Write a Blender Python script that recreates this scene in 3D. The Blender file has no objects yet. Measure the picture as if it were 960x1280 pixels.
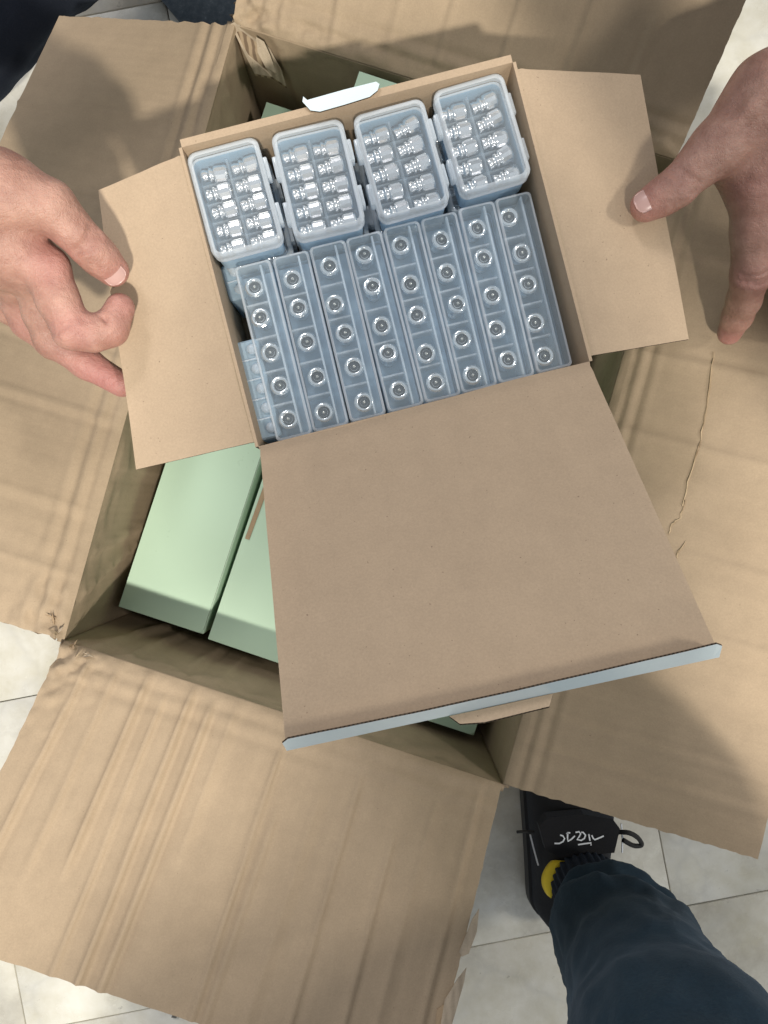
import bpy, bmesh, math, random
import numpy as np
from mathutils import Vector, noise, Matrix
random.seed(7)
SC = bpy.context.scene
COL = SC.collection
# ------------------------------------------------------------------ camera, world, lamps, exposure
H = 0.85                       # phone held 0.85 m over the floor, looking straight down
K = 0.00102                    # tangent per photo pixel (960 x 1280)
cam = bpy.data.cameras.new('camera'); camo = bpy.data.objects.new('camera', cam); COL.objects.link(camo)
camo.location = (0, 0, H); camo.rotation_euler = (0, 0, 0)
cam.sensor_fit = 'VERTICAL'; cam.sensor_height = 36; cam.lens = 18/(640*K)
cam.clip_start = 0.01; cam.clip_end = 50
SC.camera = camo
w = bpy.data.worlds.new('World'); SC.world = w; w.use_nodes = True
bg = w.node_tree.nodes['Background']; bg.inputs[0].default_value = (0.82, 0.88, 0.94, 1); bg.inputs[1].default_value = 0.52
def lamp(name, loc, target, sx, sy, power, col):
    l = bpy.data.lights.new(name, 'AREA'); l.shape = 'RECTANGLE'; l.size = sx; l.size_y = sy; l.energy = power; l.color = col
    o = bpy.data.objects.new(name, l); COL.objects.link(o); o.location = loc
    o.rotation_euler = (Vector(target)-Vector(loc)).to_track_quat('-Z', 'Y').to_euler()
    return o
lamp('ceiling_lamp', (0.16, -1.25, 2.30), (0, 0, 0.3), 0.12, 0.08, 74, (1.0, 0.95, 0.85))
lamp('window_lamp', (-0.78, 1.75, 2.30), (0, 0, 0.3), 0.55, 0.45, 28, (0.98, 0.955, 0.98))
lamp('ceiling_lamp', (1.45, 0.0, 2.10), (0, 0, 0.3), 0.30, 0.14, 20, (1.0, 0.96, 0.88))
SC.view_settings.view_transform = 'Standard'; SC.view_settings.look = 'None'
SC.view_settings.exposure = -0.04; SC.view_settings.gamma = 1.0; SC.view_settings.use_curve_mapping = False
SC.render.engine = 'CYCLES'
SC.cycles.max_bounces = 10; SC.cycles.transparent_max_bounces = 32
SC.cycles.diffuse_bounces = 4; SC.cycles.glossy_bounces = 4; SC.cycles.caustics_reflective = False; SC.cycles.caustics_refractive = False

def P(px, py, z):
    d = H-z
    return np.array(((px-480)*K*d, (640-py)*K*d, z))
def topx(p):
    d = H-p[..., 2]
    return np.stack((480+p[..., 0]/(K*d), 640-p[..., 1]/(K*d)), -1)

# ------------------------------------------------------------------ materials
MATS = {}
def mat(name, base=(.5, .5, .5), rough=.6, metal=0, spec=.5, **kw):
    m = bpy.data.materials.new(name); m.use_nodes = True
    b = m.node_tree.nodes['Principled BSDF']
    b.inputs['Base Color'].default_value = (*base, 1); b.inputs['Roughness'].default_value = rough
    b.inputs['Metallic'].default_value = metal; b.inputs['Specular IOR Level'].default_value = spec
    for k, v in kw.items():
        b.inputs[k].default_value = v
    MATS[name] = m
    return m
def NT(m): return m.node_tree.nodes, m.node_tree.links, m.node_tree.nodes['Principled BSDF']
def noise_node(n, l, scale, detail, vec, rough=.55):
    t = n.new('ShaderNodeTexNoise'); t.inputs['Scale'].default_value = scale; t.inputs['Detail'].default_value = detail
    t.inputs['Roughness'].default_value = rough
    l.new(vec, t.inputs['Vector']); return t.outputs['Fac']
def ramp(n, l, fac, stops):
    r = n.new('ShaderNodeValToRGB'); e = r.color_ramp.elements
    while len(e) < len(stops): e.new(0.5)
    for i, (p, c) in enumerate(stops): e[i].position = p; e[i].color = (*c, 1) if len(c) == 3 else c
    l.new(fac, r.inputs[0]); return r.outputs[0]
def mixc(n, l, fac, a, b, mode='MIX'):
    x = n.new('ShaderNodeMix'); x.data_type = 'RGBA'; x.blend_type = mode
    for sock, v in ((x.inputs[0], fac), (x.inputs[6], a), (x.inputs[7], b)):
        if isinstance(v, (int, float)): sock.default_value = v
        elif isinstance(v, tuple): sock.default_value = (*v, 1)
        else: l.new(v, sock)
    return x.outputs[2]
def bump(n, l, b, h, strength, dist, prev=None):
    x = n.new('ShaderNodeBump'); x.inputs['Strength'].default_value = strength; x.inputs['Distance'].default_value = dist
    l.new(h, x.inputs['Height'])
    if prev: l.new(prev, x.inputs['Normal'])
    l.new(x.outputs[0], b.inputs['Normal']); return x.outputs[0]

def cardboard(name, c0, c1, flute, fl_scale, speck, blot=.25, streak=.2):
    m = mat(name, c0, .78, spec=.28); n, l, b = NT(m)
    uv = n.new('ShaderNodeUVMap').outputs[0]; pos = n.new('ShaderNodeNewGeometry').outputs['Position']
    big = noise_node(n, l, 11, 4, pos); mid = noise_node(n, l, 60, 5, pos, .65); fine = noise_node(n, l, 900, 3, pos, .7)
    c = mixc(n, l, big, c0, c1)
    c = mixc(n, l, blot, c, ramp(n, l, mid, [(.3, (.35, .35, .35)), (.7, (.66, .66, .66))]), 'OVERLAY')
    c = mixc(n, l, .18, c, ramp(n, l, fine, [(.3, (.3, .3, .3)), (.7, (.7, .7, .7))]), 'OVERLAY')
    # streaks along the flutes (u across, v along)
    mp = n.new('ShaderNodeMapping'); mp.inputs['Scale'].default_value = (70, 2.5, 1); l.new(uv, mp.inputs[0])
    st = noise_node(n, l, 1.0, 3, mp.outputs[0])
    c = mixc(n, l, streak, c, ramp(n, l, st, [(.3, (.36, .36, .36)), (.7, (.64, .64, .64))]), 'OVERLAY')
    # dark fibre specks
    sp = noise_node(n, l, 560, 1, pos); c = mixc(n, l, ramp(n, l, sp, [(speck, (0, 0, 0)), (speck+.02, (.7, .7, .7))]), c, (.16, .11, .07))
    l.new(c, b.inputs['Base Color'])
    wv = n.new('ShaderNodeTexWave'); wv.wave_type = 'BANDS'; wv.bands_direction = 'X'; wv.inputs['Scale'].default_value = fl_scale
    wv.inputs['Distortion'].default_value = 1.0; wv.inputs['Detail'].default_value = 1; wv.inputs['Detail Scale'].default_value = .3
    l.new(uv, wv.inputs['Vector'])
    p = bump(n, l, b, wv.outputs['Fac'], flute, .0006)
    p = bump(n, l, b, mid, blot*.8, .0012, p); bump(n, l, b, fine, .25, .0004, p)
    return m
cardboard('carton_inner', (.335, .250, .166), (.385, .292, .198), .08, 50, .80, .18, .12)
cardboard('carton_outer', (.38, .285, .18), (.44, .335, .215), .2, 50, .80)
cardboard('kraft', (.40, .298, .203), (.425, .320, .220), .02, 100, .77, .12, .06)
cardboard('torn_paper', (.38, .30, .215), (.46, .375, .28), .6, 60, .78)
cardboard('kraft_dark', (.33, .235, .145), (.39, .28, .175), .05, 100, .77)
def edge_mat(name, light, dark, scale):
    m = mat(name, light, .9, spec=.1); n, l, b = NT(m)
    uv = n.new('ShaderNodeUVMap').outputs[0]
    wv = n.new('ShaderNodeTexWave'); wv.bands_direction = 'X'; wv.inputs['Scale'].default_value = scale; wv.inputs['Distortion'].default_value = 2.5; wv.inputs['Detail Scale'].default_value = 3
    l.new(uv, wv.inputs['Vector'])
    l.new(ramp(n, l, wv.outputs['Fac'], [(.25, dark), (.75, light)]), b.inputs['Base Color']); return m
edge_mat('carton_edge', (.36, .27, .18), (.17, .12, .08), 60)
edge_mat('box_edge', (.09, .065, .045), (.03, .022, .016), 170)
def coated(name, c0, c1, rough):
    m = mat(name, c0, rough, spec=.45); n, l, b = NT(m); pos = n.new('ShaderNodeNewGeometry').outputs['Position']
    f = noise_node(n, l, 14, 3, pos); l.new(mixc(n, l, f, c0, c1), b.inputs['Base Color'])
    g = noise_node(n, l, 220, 3, pos); bump(n, l, b, g, .05, .001)
    rr = noise_node(n, l, 40, 4, pos); mr = n.new('ShaderNodeMapRange'); mr.inputs[3].default_value = rough-.03; mr.inputs[4].default_value = rough+.04
    l.new(rr, mr.inputs[0]); l.new(mr.outputs[0], b.inputs['Roughness']); return m
coated('mint', (.47, .62, .47), (.50, .65, .50), .28)
coated('mint_sheen', (.56, .65, .68), (.60, .69, .72), .25)  # mint coat with its pale bluish reflection put into the colour

def marble():
    m = mat('marble', (.7, .68, .62), .22, spec=.5); n, l, b = NT(m)
    pos = n.new('ShaderNodeNewGeometry').outputs['Position']; oi = n.new('ShaderNodeObjectInfo').outputs['Random']
    cmb = n.new('ShaderNodeCombineXYZ'); ml = n.new('ShaderNodeMath'); ml.operation = 'MULTIPLY'; ml.inputs[1].default_value = 37
    l.new(oi, ml.inputs[0]); l.new(ml.outputs[0], cmb.inputs[2])
    ad = n.new('ShaderNodeVectorMath'); l.new(pos, ad.inputs[0]); l.new(cmb.outputs[0], ad.inputs[1]); v = ad.outputs[0]
    big = noise_node(n, l, 5, 6, v, .6); mid = noise_node(n, l, 24, 8, v, .68)
    wn = n.new('ShaderNodeTexNoise'); wn.inputs['Scale'].default_value = 6; wn.inputs['Detail'].default_value = 5; l.new(v, wn.inputs['Vector'])
    mv = n.new('ShaderNodeVectorMath'); mv.operation = 'SCALE'; mv.inputs['Scale'].default_value = .22; l.new(wn.outputs['Color'], mv.inputs[0])
    av = n.new('ShaderNodeVectorMath'); l.new(v, av.inputs[0]); l.new(mv.outputs[0], av.inputs[1])
    vo = n.new('ShaderNodeTexVoronoi'); vo.feature = 'DISTANCE_TO_EDGE'; vo.inputs['Scale'].default_value = 7; l.new(av.outputs[0], vo.inputs['Vector'])
    vein = ramp(n, l, vo.outputs['Distance'], [(0, (.55, .55, .55)), (.05, (.2, .2, .2)), (.2, (0, 0, 0))])
    c = ramp(n, l, big, [(.32, (.44, .415, .355)), (.5, (.62, .59, .505)), (.68, (.74, .71, .62))])
    c = mixc(n, l, .6, c, ramp(n, l, mid, [(.32, (.33, .33, .33)), (.66, (.66, .66, .66))]), 'OVERLAY')
    mk = n.new('ShaderNodeMath'); mk.operation = 'MULTIPLY'; l.new(vein, mk.inputs[0]); l.new(mid, mk.inputs[1])
    c = mixc(n, l, mk.outputs[0], c, (.43, .42, .39))
    sn = noise_node(n, l, 9, 7, v, .7); c = mixc(n, l, ramp(n, l, sn, [(.52, (0, 0, 0)), (.66, (.55, .55, .55))]), c, (.40, .37, .31))
    gd = noise_node(n, l, 120, 3, v); c = mixc(n, l, ramp(n, l, gd, [(.70, (0, 0, 0)), (.76, (.6, .6, .6))]), c, (.30, .28, .24))
    l.new(c, b.inputs['Base Color'])
    sm = noise_node(n, l, 30, 4, v); mr = n.new('ShaderNodeMapRange'); mr.inputs[3].default_value = .12; mr.inputs[4].default_value = .38
    l.new(sm, mr.inputs[0]); l.new(mr.outputs[0], b.inputs['Roughness'])
marble()
mat('grout', (.50, .47, .40), .9)
def granite():
    m = mat('granite', (.05, .055, .06), .2); n, l, b = NT(m); pos = n.new('ShaderNodeNewGeometry').outputs['Position']
    f = noise_node(n, l, 160, 5, pos, .75); l.new(ramp(n, l, f, [(.4, (.085, .105, .125)), (.62, (.125, .15, .175)), (.74, (.22, .26, .30))]), b.inputs['Base Color'])
granite()

def plastic(name, col, fac, tcol, rough=.18):
    m = bpy.data.materials.new(name); m.use_nodes = True; MATS[name] = m
    n, l = m.node_tree.nodes, m.node_tree.links; b = n['Principled BSDF']
    b.inputs['Base Color'].default_value = (*col, 1); b.inputs['Roughness'].default_value = rough; b.inputs['Specular IOR Level'].default_value = .5
    tr = n.new('ShaderNodeBsdfTransparent'); tr.inputs[0].default_value = (*tcol, 1)
    tl = n.new('ShaderNodeBsdfTranslucent'); tl.inputs[0].default_value = (*col, 1)
    mx0 = n.new('ShaderNodeMixShader'); mx0.inputs[0].default_value = .35; l.new(b.outputs[0], mx0.inputs[1]); l.new(tl.outputs[0], mx0.inputs[2])
    lw = n.new('ShaderNodeLayerWeight'); lw.inputs[0].default_value = .25
    pos = n.new('ShaderNodeNewGeometry').outputs['Position']; f = noise_node(n, l, 70, 4, pos)
    mr = n.new('ShaderNodeMapRange'); mr.inputs[3].default_value = fac-.06; mr.inputs[4].default_value = fac+.06; l.new(f, mr.inputs[0])
    ad = n.new('ShaderNodeMath'); ad.operation = 'MULTIPLY_ADD'; ad.inputs[1].default_value = .5; l.new(lw.outputs['Facing'], ad.inputs[0]); l.new(mr.outputs[0], ad.inputs[2])
    ad.use_clamp = True
    mx = n.new('ShaderNodeMixShader'); l.new(ad.outputs[0], mx.inputs[0]); l.new(tr.outputs[0], mx.inputs[1]); l.new(mx0.outputs[0], mx.inputs[2])
    l.new(mx.outputs[0], n['Material Output'].inputs[0])
    bp = n.new('ShaderNodeBump'); bp.inputs['Strength'].default_value = .15; bp.inputs['Distance'].default_value = .001
    l.new(f, bp.inputs['Height']); l.new(bp.outputs[0], b.inputs['Normal'])
    return m
plastic('clear_lid', (.86, .94, 1.0), .20, (.98, .99, 1.0), .12)
plastic('frost_lid', (.78, .90, .98), .24, (.97, .99, 1.0), .16)
plastic('lid_frame', (.90, .95, .99), .58, (.97, .99, 1.0))
plastic('tray', (.64, .82, .96), .82, (.92, .97, 1.0), .3)
plastic('tray_blue', (.40, .61, .78), .82, (.9, .96, 1.0), .3)
plastic('divider', (.80, .91, 1.0), .18, (.97, .99, 1.0), .3)
m = mat('chrome', (.99, .99, .99), .18, metal=1.0)
mat('dark_hole', (.015, .015, .017), .7)
mat('brass_pin', (.70, .66, .58), .2, metal=1)
def skin():
    m = mat('skin', (.5, .3, .23), .46, spec=.4); n, l, b = NT(m)
    at = n.new('ShaderNodeAttribute'); at.attribute_name = 'flush'; pos = n.new('ShaderNodeNewGeometry').outputs['Position']
    f = noise_node(n, l, 70, 5, pos, .6)
    c = mixc(n, l, ramp(n, l, f, [(.36, (0, 0, 0)), (.64, (1, 1, 1))]), (.32, .168, .126), (.44, .252, .192))
    c = mixc(n, l, at.outputs['Fac'], c, (.42, .170, .155))
    fr = noise_node(n, l, 260, 2, pos); c = mixc(n, l, ramp(n, l, fr, [(.68, (0, 0, 0)), (.8, (.35, .35, .35))]), c, (.36, .20, .15))
    l.new(c, b.inputs['Base Color'])
    b.inputs['Subsurface Weight'].default_value = .18; b.inputs['Subsurface Radius'].default_value = (1, .35, .2); b.inputs['Subsurface Scale'].default_value = .004
    vo = n.new('ShaderNodeTexVoronoi'); vo.feature = 'DISTANCE_TO_EDGE'; vo.inputs['Scale'].default_value = 900; l.new(pos, vo.inputs['Vector'])
    p = bump(n, l, b, vo.outputs['Distance'], .5, .0006); p = bump(n, l, b, noise_node(n, l, 190, 5, pos, .65), .6, .0016, p); bump(n, l, b, f, .5, .003, p)
skin()
mat('nail', (.50, .315, .28), .28, spec=.5)
def cloth(name, c0, c1, scale):
    m = mat(name, c0, .92, spec=.15); n, l, b = NT(m); pos = n.new('ShaderNodeNewGeometry').outputs['Position']
    f = noise_node(n, l, scale, 4, pos, .7); g = noise_node(n, l, 18, 3, pos)
    c = mixc(n, l, f, c0, c1); c = mixc(n, l, .4, c, ramp(n, l, g, [(.3, (.3, .3, .3)), (.7, (.7, .7, .7))]), 'OVERLAY'); l.new(c, b.inputs['Base Color'])
    b.inputs['Sheen Weight'].default_value = .1; b.inputs['Sheen Tint'].default_value = (.4, .5, .65, 1)
    bump(n, l, b, f, .5, .0008)
cloth('jeans', (.008, .018, .030), (.022, .044, .066), 420)
cloth('rib_cuff', (.010, .014, .022), (.022, .03, .045), 500)
cloth('dark_trousers', (.006, .008, .014), (.014, .017, .026), 600)
cloth('shoe_fabric', (.010, .010, .011), (.022, .022, .024), 900)
mat('rubber', (.016, .016, .017), .55); mat('lace', (.012, .012, .012), .8)
mat('white_print', (.75, .78, .82), .5); mat('yellow_lining', (.70, .53, .02), .75)
mat('chip', (.13, .12, .10), .8)
M = MATS

# ------------------------------------------------------------------ object helpers
def empty(name, loc=(0, 0, 0), rz=0):
    o = bpy.data.objects.new(name, None); COL.objects.link(o); o.location = loc; o.rotation_euler = (0, 0, rz); o.empty_display_size = .02
    return o
def tag(o, label, cat, group=None):
    o['label'] = label; o['category'] = cat
    if group: o['group'] = group
    return o
def obj(name, me, parent=None, loc=None, rot=None):
    o = bpy.data.objects.new(name, me); COL.objects.link(o)
    if parent: o.parent = parent
    if loc is not None: o.location = loc
    if rot is not None: o.rotation_euler = rot
    return o
def mesh(name, verts, faces, mats, mi=None, uv=None, smooth=False):
    me = bpy.data.meshes.new(name); me.from_pydata([tuple(map(float, v)) for v in verts], [], [tuple(int(i) for i in f) for f in faces])
    for m_ in mats: me.materials.append(M[m_])
    if mi is not None: me.polygons.foreach_set('material_index', np.array(mi, dtype=np.int32))
    if uv is not None:
        ul = me.uv_layers.new(name='UVMap'); li = np.empty(len(me.loops), dtype=np.int32); me.loops.foreach_get('vertex_index', li)
        ul.data.foreach_set('uv', np.asarray(uv, dtype=np.float32)[li].ravel())
    if smooth: me.polygons.foreach_set('use_smooth', np.ones(len(me.polygons), dtype=bool))
    me.update(); return me
def fbm(x, y, z=0, o=4):
    return noise.fractal(Vector((x, y, z)), .9, 2.1, o)

def patch(name, c, nu, nv, thick, mats, parent, disp=None, edge=None, smooth=True, uvswap=False, hinge0=False):
    """Sheet of board between four corners c = (start0, start1, end1, end0): s runs start0->start1, t runs outwards.
    disp(s,t) metres along the normal, edge(s,t) -> (ds,dt) raggedness. Top side mats[0], cut edge mats[1], underside mats[2]."""
    c = [np.array(p, float) for p in c]
    s, t = np.meshgrid(np.linspace(0, 1, nu+1), np.linspace(0, 1, nv+1), indexing='ij')
    if edge:
        for i in range(nu+1):
            for j in range(nv+1):
                if i in (0, nu) or j in (0, nv):
                    ds, dt = edge(s[i, j], t[i, j]); s[i, j] += ds; t[i, j] += dt
    S, T = s[..., None], t[..., None]
    p = (1-T)*((1-S)*c[0]+S*c[1]) + T*((1-S)*c[3]+S*c[2])
    def nrm(q):
        a = np.gradient(q, axis=0); b_ = np.gradient(q, axis=1); n_ = np.cross(a, b_); return n_/np.linalg.norm(n_, axis=-1, keepdims=True)
    n0 = nrm(p); sg = 1.0 if n0[..., 2].mean() > 0 else -1.0
    if disp:
        d = np.array([[disp(s[i, j], t[i, j]) for j in range(nv+1)] for i in range(nu+1)])
        p = p + sg*n0*d[..., None]
    n1 = nrm(p)*sg
    q = p - n1*thick
    N = (nu+1)*(nv+1)
    verts = np.concatenate((p.reshape(-1, 3), q.reshape(-1, 3)))
    lu = np.linalg.norm(c[1]-c[0]); lv = np.linalg.norm(c[3]-c[0])
    uv = np.stack((s*lu, t*lv), -1).reshape(-1, 2)
    if uvswap: uv = uv[:, ::-1]
    uv = np.concatenate((uv, uv))
    I = lambda i, j: i*(nv+1)+j
    f, mi = [], []
    for i in range(nu):
        for j in range(nv):
            a = [I(i, j), I(i+1, j), I(i+1, j+1), I(i, j+1)]
            if sg < 0: a = a[::-1]
            f.append(a); mi.append(0); f.append([k+N for k in a[::-1]]); mi.append(2)
    rim = [I(i, 0) for i in range(nu)]+[I(nu, j) for j in range(nv)]+[I(i, nv) for i in range(nu, 0, -1)]+[I(0, j) for j in range(nv, 0, -1)]
    nb = len(verts); ev, euv = [], []; acc = 0
    for k, a in enumerate(rim+[rim[0]]):
        if k: acc += np.linalg.norm(verts[a]-verts[rim[k-1]])
        ev += [verts[a], verts[a+N]]; euv += [(acc, 0), (acc, thick)]
    for k in range(len(rim)):
        a = [nb+2*k, nb+2*k+1, nb+2*k+3, nb+2*k+2]
        f.append(a if sg > 0 else a[::-1]); mi.append(0 if (k < nu and hinge0) else 1)
    verts = np.concatenate((verts, np.array(ev))); uv = np.concatenate((uv, np.array(euv)))
    me = mesh(name, verts, f, mats, mi, uv, smooth)
    o = obj(name, me, parent)
    return o, p
def onpatch(grid, px, py, lift=.0006):
    d = topx(grid)-np.array((px, py)); k = np.argmin((d**2).sum(-1)); g = grid.reshape(-1, 3)
    q = g[k]; return P(px, py, q[2]+lift)
def slab(name, pts, thick, mats, parent, down=(0, 0, -1)):
    """polygon outline with real thickness"""
    n_ = len(pts); pts = [np.array(p, float) for p in pts]; dn = np.array(down)*thick
    v = pts+[p+dn for p in pts]; f = [list(range(n_)), list(range(2*n_-1, n_-1, -1))]; mi = [0, 2]
    area = sum(pts[i][0]*pts[(i+1) % n_][1]-pts[(i+1) % n_][0]*pts[i][1] for i in range(n_))
    for i in range(n_): f.append([i, i+n_, (i+1) % n_+n_, (i+1) % n_]); mi.append(1)
    if area < 0: f = [q[::-1] for q in f]
    uv = [(p[0], p[1]) for p in v]
    me = mesh(name, v, f, mats, mi, uv); return obj(name, me, parent)
def ribbon(name, pts, widths, thick, m_, parent):
    pts = [np.array(p) for p in pts]; L, R_ = [], []
    for i, p in enumerate(pts):
        d = pts[min(i+1, len(pts)-1)]-pts[max(i-1, 0)]; d = d/np.linalg.norm(d); nn = np.array((-d[1], d[0], 0)); wd = widths[i] if hasattr(widths, '__len__') else widths
        L.append(p+nn*wd/2); R_.append(p-nn*wd/2)
    return slab(name, L+R_[::-1], thick, [m_, m_, m_], parent)
def box_mesh(name, dx, dy, dz, r, m_, seg=2, z0=0):
    bm = bmesh.new(); bmesh.ops.create_cube(bm, size=1); bmesh.ops.scale(bm, vec=(dx, dy, dz), verts=bm.verts); bmesh.ops.translate(bm, vec=(0, 0, z0+dz/2), verts=bm.verts)
    if r: bmesh.ops.bevel(bm, geom=bm.edges[:], offset=r, segments=seg, affect='EDGES', profile=.5)
    me = bpy.data.meshes.new(name); bm.to_mesh(me); bm.free(); me.materials.append(M[m_])
    ul = me.uv_layers.new(name='UVMap')
    for lp in me.loops: co = me.vertices[lp.vertex_index].co; ul.data[lp.index].uv = (co.x, co.y)
    if r: me.polygons.foreach_set('use_smooth', np.ones(len(me.polygons), dtype=bool))
    return me
def rr_ring(wd, ln, r, z, n=5):
    out = []
    for cx, cy, a0 in ((wd/2-r, ln/2-r, 0), (-wd/2+r, ln/2-r, 90), (-wd/2+r, -ln/2+r, 180), (wd/2-r, -ln/2+r, 270)):
        for k in range(n+1):
            a = math.radians(a0+90*k/n); out.append((cx+r*math.cos(a), cy+r*math.sin(a), z))
    return out
def loft(name, rings, mats, mi=None, cap0=True, cap1=True, smooth=False, close=True):
    n_ = len(rings[0]); v = [p for r in rings for p in r]; f, m_ = [], []
    for k in range(len(rings)-1):
        for i in range(n_ if close else n_-1):
            j = (i+1) % n_; f.append([k*n_+i, k*n_+j, (k+1)*n_+j, (k+1)*n_+i]); m_.append(mi[k] if mi else 0)
    if cap0: f.append(list(range(n_))[::-1]); m_.append(mi[0] if mi else 0)
    if cap1: f.append([(len(rings)-1)*n_+i for i in range(n_)]); m_.append(mi[-1] if mi else 0)
    return mesh(name, v, f, mats, m_, None, smooth)
def tube(name, pts, rads, m_, parent, n=10, smooth=True, sub=6):
    pts = [np.array(p, float) for p in pts]
    # Catmull-Rom through the points
    dense, dr = [], []
    rads = list(rads) if hasattr(rads, '__len__') else [rads]*len(pts)
    for i in range(len(pts)-1):
        p0, p1, p2, p3 = pts[max(i-1, 0)], pts[i], pts[i+1], pts[min(i+2, len(pts)-1)]
        for k in range(sub):
            u = k/sub; dense.append(.5*((2*p1)+(p2-p0)*u+(2*p0-5*p1+4*p2-p3)*u*u+(3*p1-p0-3*p2+p3)*u**3)); dr.append(rads[i]*(1-u)+rads[i+1]*u)
    dense.append(pts[-1]); dr.append(rads[-1]); rings = []; ref = np.array((0.13, .31, .94))
    for i, p in enumerate(dense):
        d = dense[min(i+1, len(dense)-1)]-dense[max(i-1, 0)]; d = d/np.linalg.norm(d)
        a = ref-d*np.dot(ref, d); a /= np.linalg.norm(a); ref = a; b_ = np.cross(d, a)
        rings.append([p+dr[i]*(math.cos(t)*a+math.sin(t)*b_) for t in np.linspace(0, 2*math.pi, n, endpoint=False)])
    return obj(name, loft(name, rings, [m_], smooth=smooth), parent)

# ------------------------------------------------------------------ floor
floor = obj('floor', box_mesh('floor', 6, 6, .05, 0, 'grout', z0=-.062)); floor['kind'] = 'structure'
TS = .357; ta = math.radians(10.8)
tile_me = box_mesh('marble_tile', TS-.0010, TS-.0010, .010, .0007, 'marble', 1, z0=-.0105)
j0 = P(22, 1230, 0); j1 = P(30, 872, 0)      # a point on a long joint, a point on a cross joint
ex = np.array((math.cos(ta), math.sin(ta))); ey = np.array((-ex[1], ex[0]))
o0 = ex*np.dot(j0[:2], ex)+ey*np.dot(j1[:2], ey)
for i in range(-3, 5):
    for j in range(-3, 5):
        c = o0+ex*TS*(i+.5)+ey*TS*(j+.5)
        obj('marble_tile', tile_me, floor, (c[0], c[1], random.uniform(-.0003, .0003)), (0, 0, ta+random.choice((0, 1, 2, 3))*math.pi/2))
g = [P(x, y, .0035) for x, y in ((60, -170), (262, 72), (410, 30), (420, -220))]
slab('granite_tile', g, .003, ['granite']*3, floor)

# ------------------------------------------------------------------ big shipping carton
carton = empty('shipping_carton', (0, 0, 0))
tag(carton, 'large battered brown corrugated carton with four open flaps on marble floor', 'carton')
RZ = .27
rim = dict(A=P(80, 800, RZ+.010), B=P(628, 980, RZ+.008), C=P(845, 200, RZ+.012), D=P(292, 30, RZ))
cen = sum(rim.values())/4
bot = {k: np.array((*(cen[:2]+(v[:2]-cen[:2])*.985), .006)) for k, v in rim.items()}
def gsn(x, w_): return math.exp(-(x/w_)**2)
def crease_disp(creases, seed, hinge=.0, crush=.0006, big=.0009, corner=None, score=.8, gain=.5):
    """creases: (s0, amp, width, slant, t0, t1) running outward along the flutes"""
    def f(s, t):
        d = 0
        for s0, a, wd, sl, t0, t1 in creases:
            x = s-(s0+sl*t)+.0011*fbm(t*5, s0*40, seed, 2)
            env = min(1, max(0, (t-t0)/.08))*min(1, max(0, (t1-t)/.12))
            d += gain*a*env*(math.exp(-abs(x)/(wd*.55))-.55*math.exp(-abs(x-wd*1.1)/(wd*.8)))
        d += big*fbm(s*2.3, t*2.0, seed, 3)*min(1, t*4)+.0003*fbm(s*12, t*4, seed+5, 3)
        nh = gsn(t-.04, .045)
        d += crush*nh*fbm(s*15, t*12, seed+9, 4)+.0008*gsn(t, .10)*fbm(s*9, t*20, seed+3, 3)
        d -= hinge*gsn(t, .022)
        w1 = .0022*fbm(s*6, 0, seed, 3)
        d += score*(-.0022*math.exp(-abs(t-.06-w1)/.008)+.0012*math.exp(-abs(t-.09-w1)/.012)-.0018*math.exp(-abs(t-.125-.7*w1)/.008)+.0006*gsn(t-.16, .015))
        if corner:
            cs, ca = corner; e = gsn(s-cs, .10)*gsn(t, .22); d += ca*e*(fbm(s*34, t*22, seed+2, 5)+abs(fbm(s*18, t*14, seed+8, 3)))
        return d*min(1, t/.02)-.0022*math.exp(-t/.018)
    return f
def ragged(seed, amp=.0022):
    def e(s, t):
        a = fbm(s*22, t*22, seed, 6)*amp; b_ = fbm(s*22+9, t*22, seed+4, 6)*amp
        return (a if s in (0.0, 1.0) else 0, b_ if t == 1.0 else 0)
    return e
ROLL = .0005
def outw(a, b_):
    d = (rim[a]+rim[b_])/2-cen; e = rim[b_]-rim[a]; nn = np.array((-e[1], e[0], 0)); nn /= np.linalg.norm(nn); return nn if np.dot(nn, d) > 0 else -nn
CM = ['carton_inner', 'carton_edge', 'carton_outer']
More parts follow.
